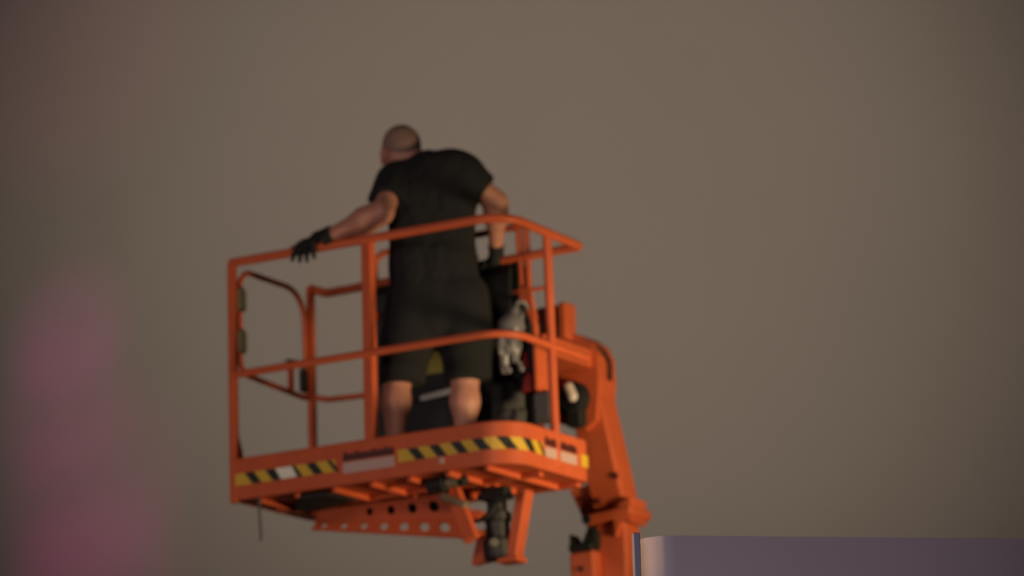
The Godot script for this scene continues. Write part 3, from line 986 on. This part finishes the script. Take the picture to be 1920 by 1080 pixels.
	# shoes with soles
	for q in [[-0.178, 0.02], [0.143, 0.0]]:
		var sh := []
		sh.append(pill(v3(q[0], 0.065, q[1] + 0.03), v3(q[0], 0.048, q[1] - 0.15), 0.050, 0.043, v3(0, 0.018, 0), v3(0, -1, 0)))
		sh.append(pill(v3(q[0], 0.065, q[1] + 0.02), v3(q[0], 0.13, q[1] + 0.02), 0.052, 0.050, v3(0, 0.14, 0), v3(0, 1, 0)))
		var shoe := obj("shoe", nets(sh, 0.03, 0.009), M.shoe_leather, P)
		one_box("sole", v3(q[0], 0.011, q[1] - 0.055), v3(0.046, 0.010, 0.145), M.rubber, shoe, 0.009)
	# gloves. The left one closes round the top rail, the right one round a joystick.
	var ax := v3(0.855, 0.0, 0.519).normalized()         # along the rail
	var ot := v3(-0.519, 0.0, 0.855).normalized()        # out of the basket, towards the viewer
	var rc := v3(-0.545, 1.110, -0.003)                  # the rail under the palm
	var g := []
	g.append(pill(wrL + v3(0.018, 0.006, 0.0), rc + v3(0.035, 0.046, -0.006), 0.046, 0.042))
	var kn := []
	for f in 4:
		var o := ax * (0.030 - f * 0.024)
		var base: Vector3 = rc + o + Vector3.UP * 0.036 + ot * 0.002
		kn.append(base)
		g.append(pill(rc + v3(0.035, 0.046, -0.012) + o * 0.4, base, 0.023, 0.016))
		var reach: float = [0.92, 1.05, 1.0, 0.84][f]
		var j1: Vector3 = rc + o * 1.05 + Vector3.UP * 0.018 + ot * 0.037
		var j2: Vector3 = j1 + (Vector3.DOWN * 0.044 + ot * 0.006) * reach + ax * (0.006 - 0.010 * f)
		var j3: Vector3 = j2 + (Vector3.DOWN * 0.034 - ot * 0.004) * reach + ax * (0.003 - 0.005 * f)
		g.append(pill(base, j1, 0.0160, 0.0145))
		g.append(pill(j1, j2, 0.0140, 0.0125))
		g.append(pill(j2, j3, 0.0115, 0.0095))
	var th := rc + v3(-0.01, 0.040, -0.03)
	g.append(pill(rc + v3(0.03, 0.045, -0.02), th, 0.018, 0.014))
	g.append(pill(th, th - ax * 0.040 + Vector3.DOWN * 0.008, 0.013, 0.012))
	g.append(pill(th - ax * 0.040 + Vector3.DOWN * 0.008, th - ax * 0.092 + Vector3.DOWN * 0.014 + ot * 0.008, 0.012, 0.009))
	var gl := obj("glove", nets(g, 0.010, 0.004), M.glove_knit, P)
	var dl := (elL - wrL).normalized()
	one_tube("glove_cuff", [wrL - dl * 0.014, wrL + dl * 0.012, wrL + dl * 0.034], [0.049, 0.050, 0.049], M.glove_knit, gl)
	var jc := v3(0.312, 1.078, -0.262)                   # the stick held by the right hand
	g = []
	g.append(pill(wrR + v3(0, -0.006, -0.008), wrR + v3(-0.006, -0.052, -0.026), 0.034, 0.033))
	var pal := wrR + v3(-0.006, -0.050, -0.026)
	for f in 4:
		var o := v3(0.020 - f * 0.019, -0.006 * f, -0.014 + 0.004 * f)
		var k0: Vector3 = pal + o + v3(0, -0.016, -0.022)
		var k1: Vector3 = k0 + v3(-0.006, -0.014, -0.034)
		var k2: Vector3 = k1 + v3(-0.016, -0.026, 0.0)
		var k3: Vector3 = k2 + v3(-0.012, -0.012, 0.018)
		g.append(pill(pal + o * 0.5, k0, 0.020, 0.0125))
		g.append(pill(k0, k1, 0.0125, 0.0115))
		g.append(pill(k1, k2, 0.0115, 0.0105))
		g.append(pill(k2, k3, 0.0105, 0.0085))
	g.append(pill(pal + v3(-0.02, 0.006, 0.0), pal + v3(-0.052, -0.012, -0.012), 0.017, 0.013))
	g.append(pill(pal + v3(-0.052, -0.012, -0.012), pal + v3(-0.066, -0.036, -0.026), 0.012, 0.0095))
	var gr := obj("glove", nets(g, 0.010, 0.004), M.glove_knit, P)
	var dr := (elR - wrR).normalized()
	one_tube("glove_cuff", [wrR - dr * 0.014, wrR + dr * 0.008, wrR + dr * 0.02], [0.036, 0.038, 0.038], M.glove_knit, gr)

# ------------------------------------------------------------------ bags hanging and lying by the console
func lift_point(p: Vector3) -> Vector3: return Basis(Vector3.UP, LIFT_TURN) * p + LIFT_AT

func build_bag() -> void:
	var rng := RandomNumberGenerator.new()
	rng.seed = 7
	var t := thing("plastic_bag", "crumpled grey plastic bag hanging beside the console at the right end of the basket", "bag", lift_point(v3(0.422, 0.60, -0.222)), LIFT_TURN)
	var p := []
	p.append(pill(v3(0.030, 0.23, -0.01), v3(0.012, 0.15, 0), 0.024, 0.062))
	p.append(pill(v3(0.012, 0.15, 0), v3(0.005, 0.07, 0), 0.066, 0.050))
	p.append(pill(v3(-0.020, 0.06, 0.01), v3(-0.030, -0.04, 0.0), 0.034, 0.022))
	p.append(pill(v3(0.030, 0.06, -0.01), v3(0.026, 0.0, 0.0), 0.030, 0.018))
	for k in 26:
		var a := rng.randf_range(-2.8, 2.8)
		var y := rng.randf_range(-0.06, 0.18)
		var c := v3(0.005 + sin(a) * 0.056, y, cos(a) * 0.050)
		p.append(pill(c, c + v3(rng.randf_range(-0.03, 0.03), rng.randf_range(0.02, 0.07), rng.randf_range(-0.02, 0.02)), rng.randf_range(0.008, 0.018), 0.008))
	obj("bag_body", nets(p, 0.012, 0.006), M.bag_film, t)
	one_tube("bag_handle", rounded([v3(0.03, 0.22, 0), v3(0.032, 0.275, -0.03), v3(0.045, 0.29, -0.07), v3(0.055, 0.25, -0.09)], [0, 0.03, 0.03, 0]), 0.009, M.bag_film, t)
	var r := thing("red_strap", "short red strap end hanging below the grey plastic bag", "strap", lift_point(v3(0.472, 0.44, -0.285)), LIFT_TURN)
	var st := begin()
	prism(st, [v3(-0.018, 0.0, 0), v3(0.034, 0.012, 0), v3(0.030, 0.085, 0), v3(0.018, 0.13, 0), v3(0.005, 0.20, 0), v3(-0.008, 0.20, 0), v3(-0.002, 0.10, 0)], v3(0, 0, 0.012))
	obj("webbing", st, M.red_plastic, r)
	one_box("buckle", v3(0.005, 0.115, 0.008), v3(0.03, 0.012, 0.010), M.black_plastic, r, 0.004)
	var d := thing("tool_sack", "slumped dark grey sack lying on the basket floor below the plastic bag", "sack", lift_point(v3(0.41, 0.02, -0.20)), LIFT_TURN)
	p = [pill(v3(-0.04, 0.10, 0), v3(0.05, 0.11, 0), 0.095, 0.085), pill(v3(0.0, 0.18, -0.01), v3(0.01, 0.34, -0.02), 0.085, 0.055), pill(v3(0.04, 0.22, 0), v3(0.05, 0.40, -0.03), 0.05, 0.03)]
	for k in 10:
		var a := rng.randf_range(-2.0, 2.0)
		var c := v3(sin(a) * 0.085, rng.randf_range(0.06, 0.30), cos(a) * 0.07)
		p.append(pill(c, c + v3(rng.randf_range(-0.04, 0.04), rng.randf_range(0.03, 0.08), 0), 0.016, 0.010))
	obj("sack_body", nets(p, 0.02, 0.008), M.sack_cloth, d)
	one_tube("sack_tie", rounded([v3(-0.045, 0.33, 0.0), v3(0.01, 0.335, 0.05), v3(0.06, 0.33, -0.01)], [0, 0.04, 0]), 0.008, M.rubber, d)

# ------------------------------------------------------------------ the display wall in the lower right corner
func build_display_wall() -> void:
	var D := thing("display_partition", "tall grey violet display partition with a rounded lit corner at the lower right", "partition", v3(0.395, 0, -15.0), 0.205)
	var H := 4.265
	var st := begin()
	var plan := []
	for p in rounded([v3(0.110, 0, -0.32), v3(-0.012, 0, -0.01), v3(2.6, 0, 0.0)], [0, 0.11, 0], false, 14): plan.append(Vector2(p.x, p.z))
	ribbon(st, plan, 0.0, H - 0.004, 0.004, Vector2(1.2, -0.4))
	obj("skin_panel", st, M.display_paint, D)
	one_box("core", v3(1.40, H / 2 - 0.004, -0.19), v3(1.20, H / 2 - 0.004, 0.15), M.display_paint, D, 0.004)
	one_box("edge_post", v3(0.010, H / 2 + 0.002, -0.010), v3(0.0125, H / 2 + 0.002, 0.0125), M.display_edge, D, 0.003)
	one_box("top_cap", v3(1.40, H, -0.19), v3(1.20, 0.004, 0.14), M.display_edge, D, 0.001)
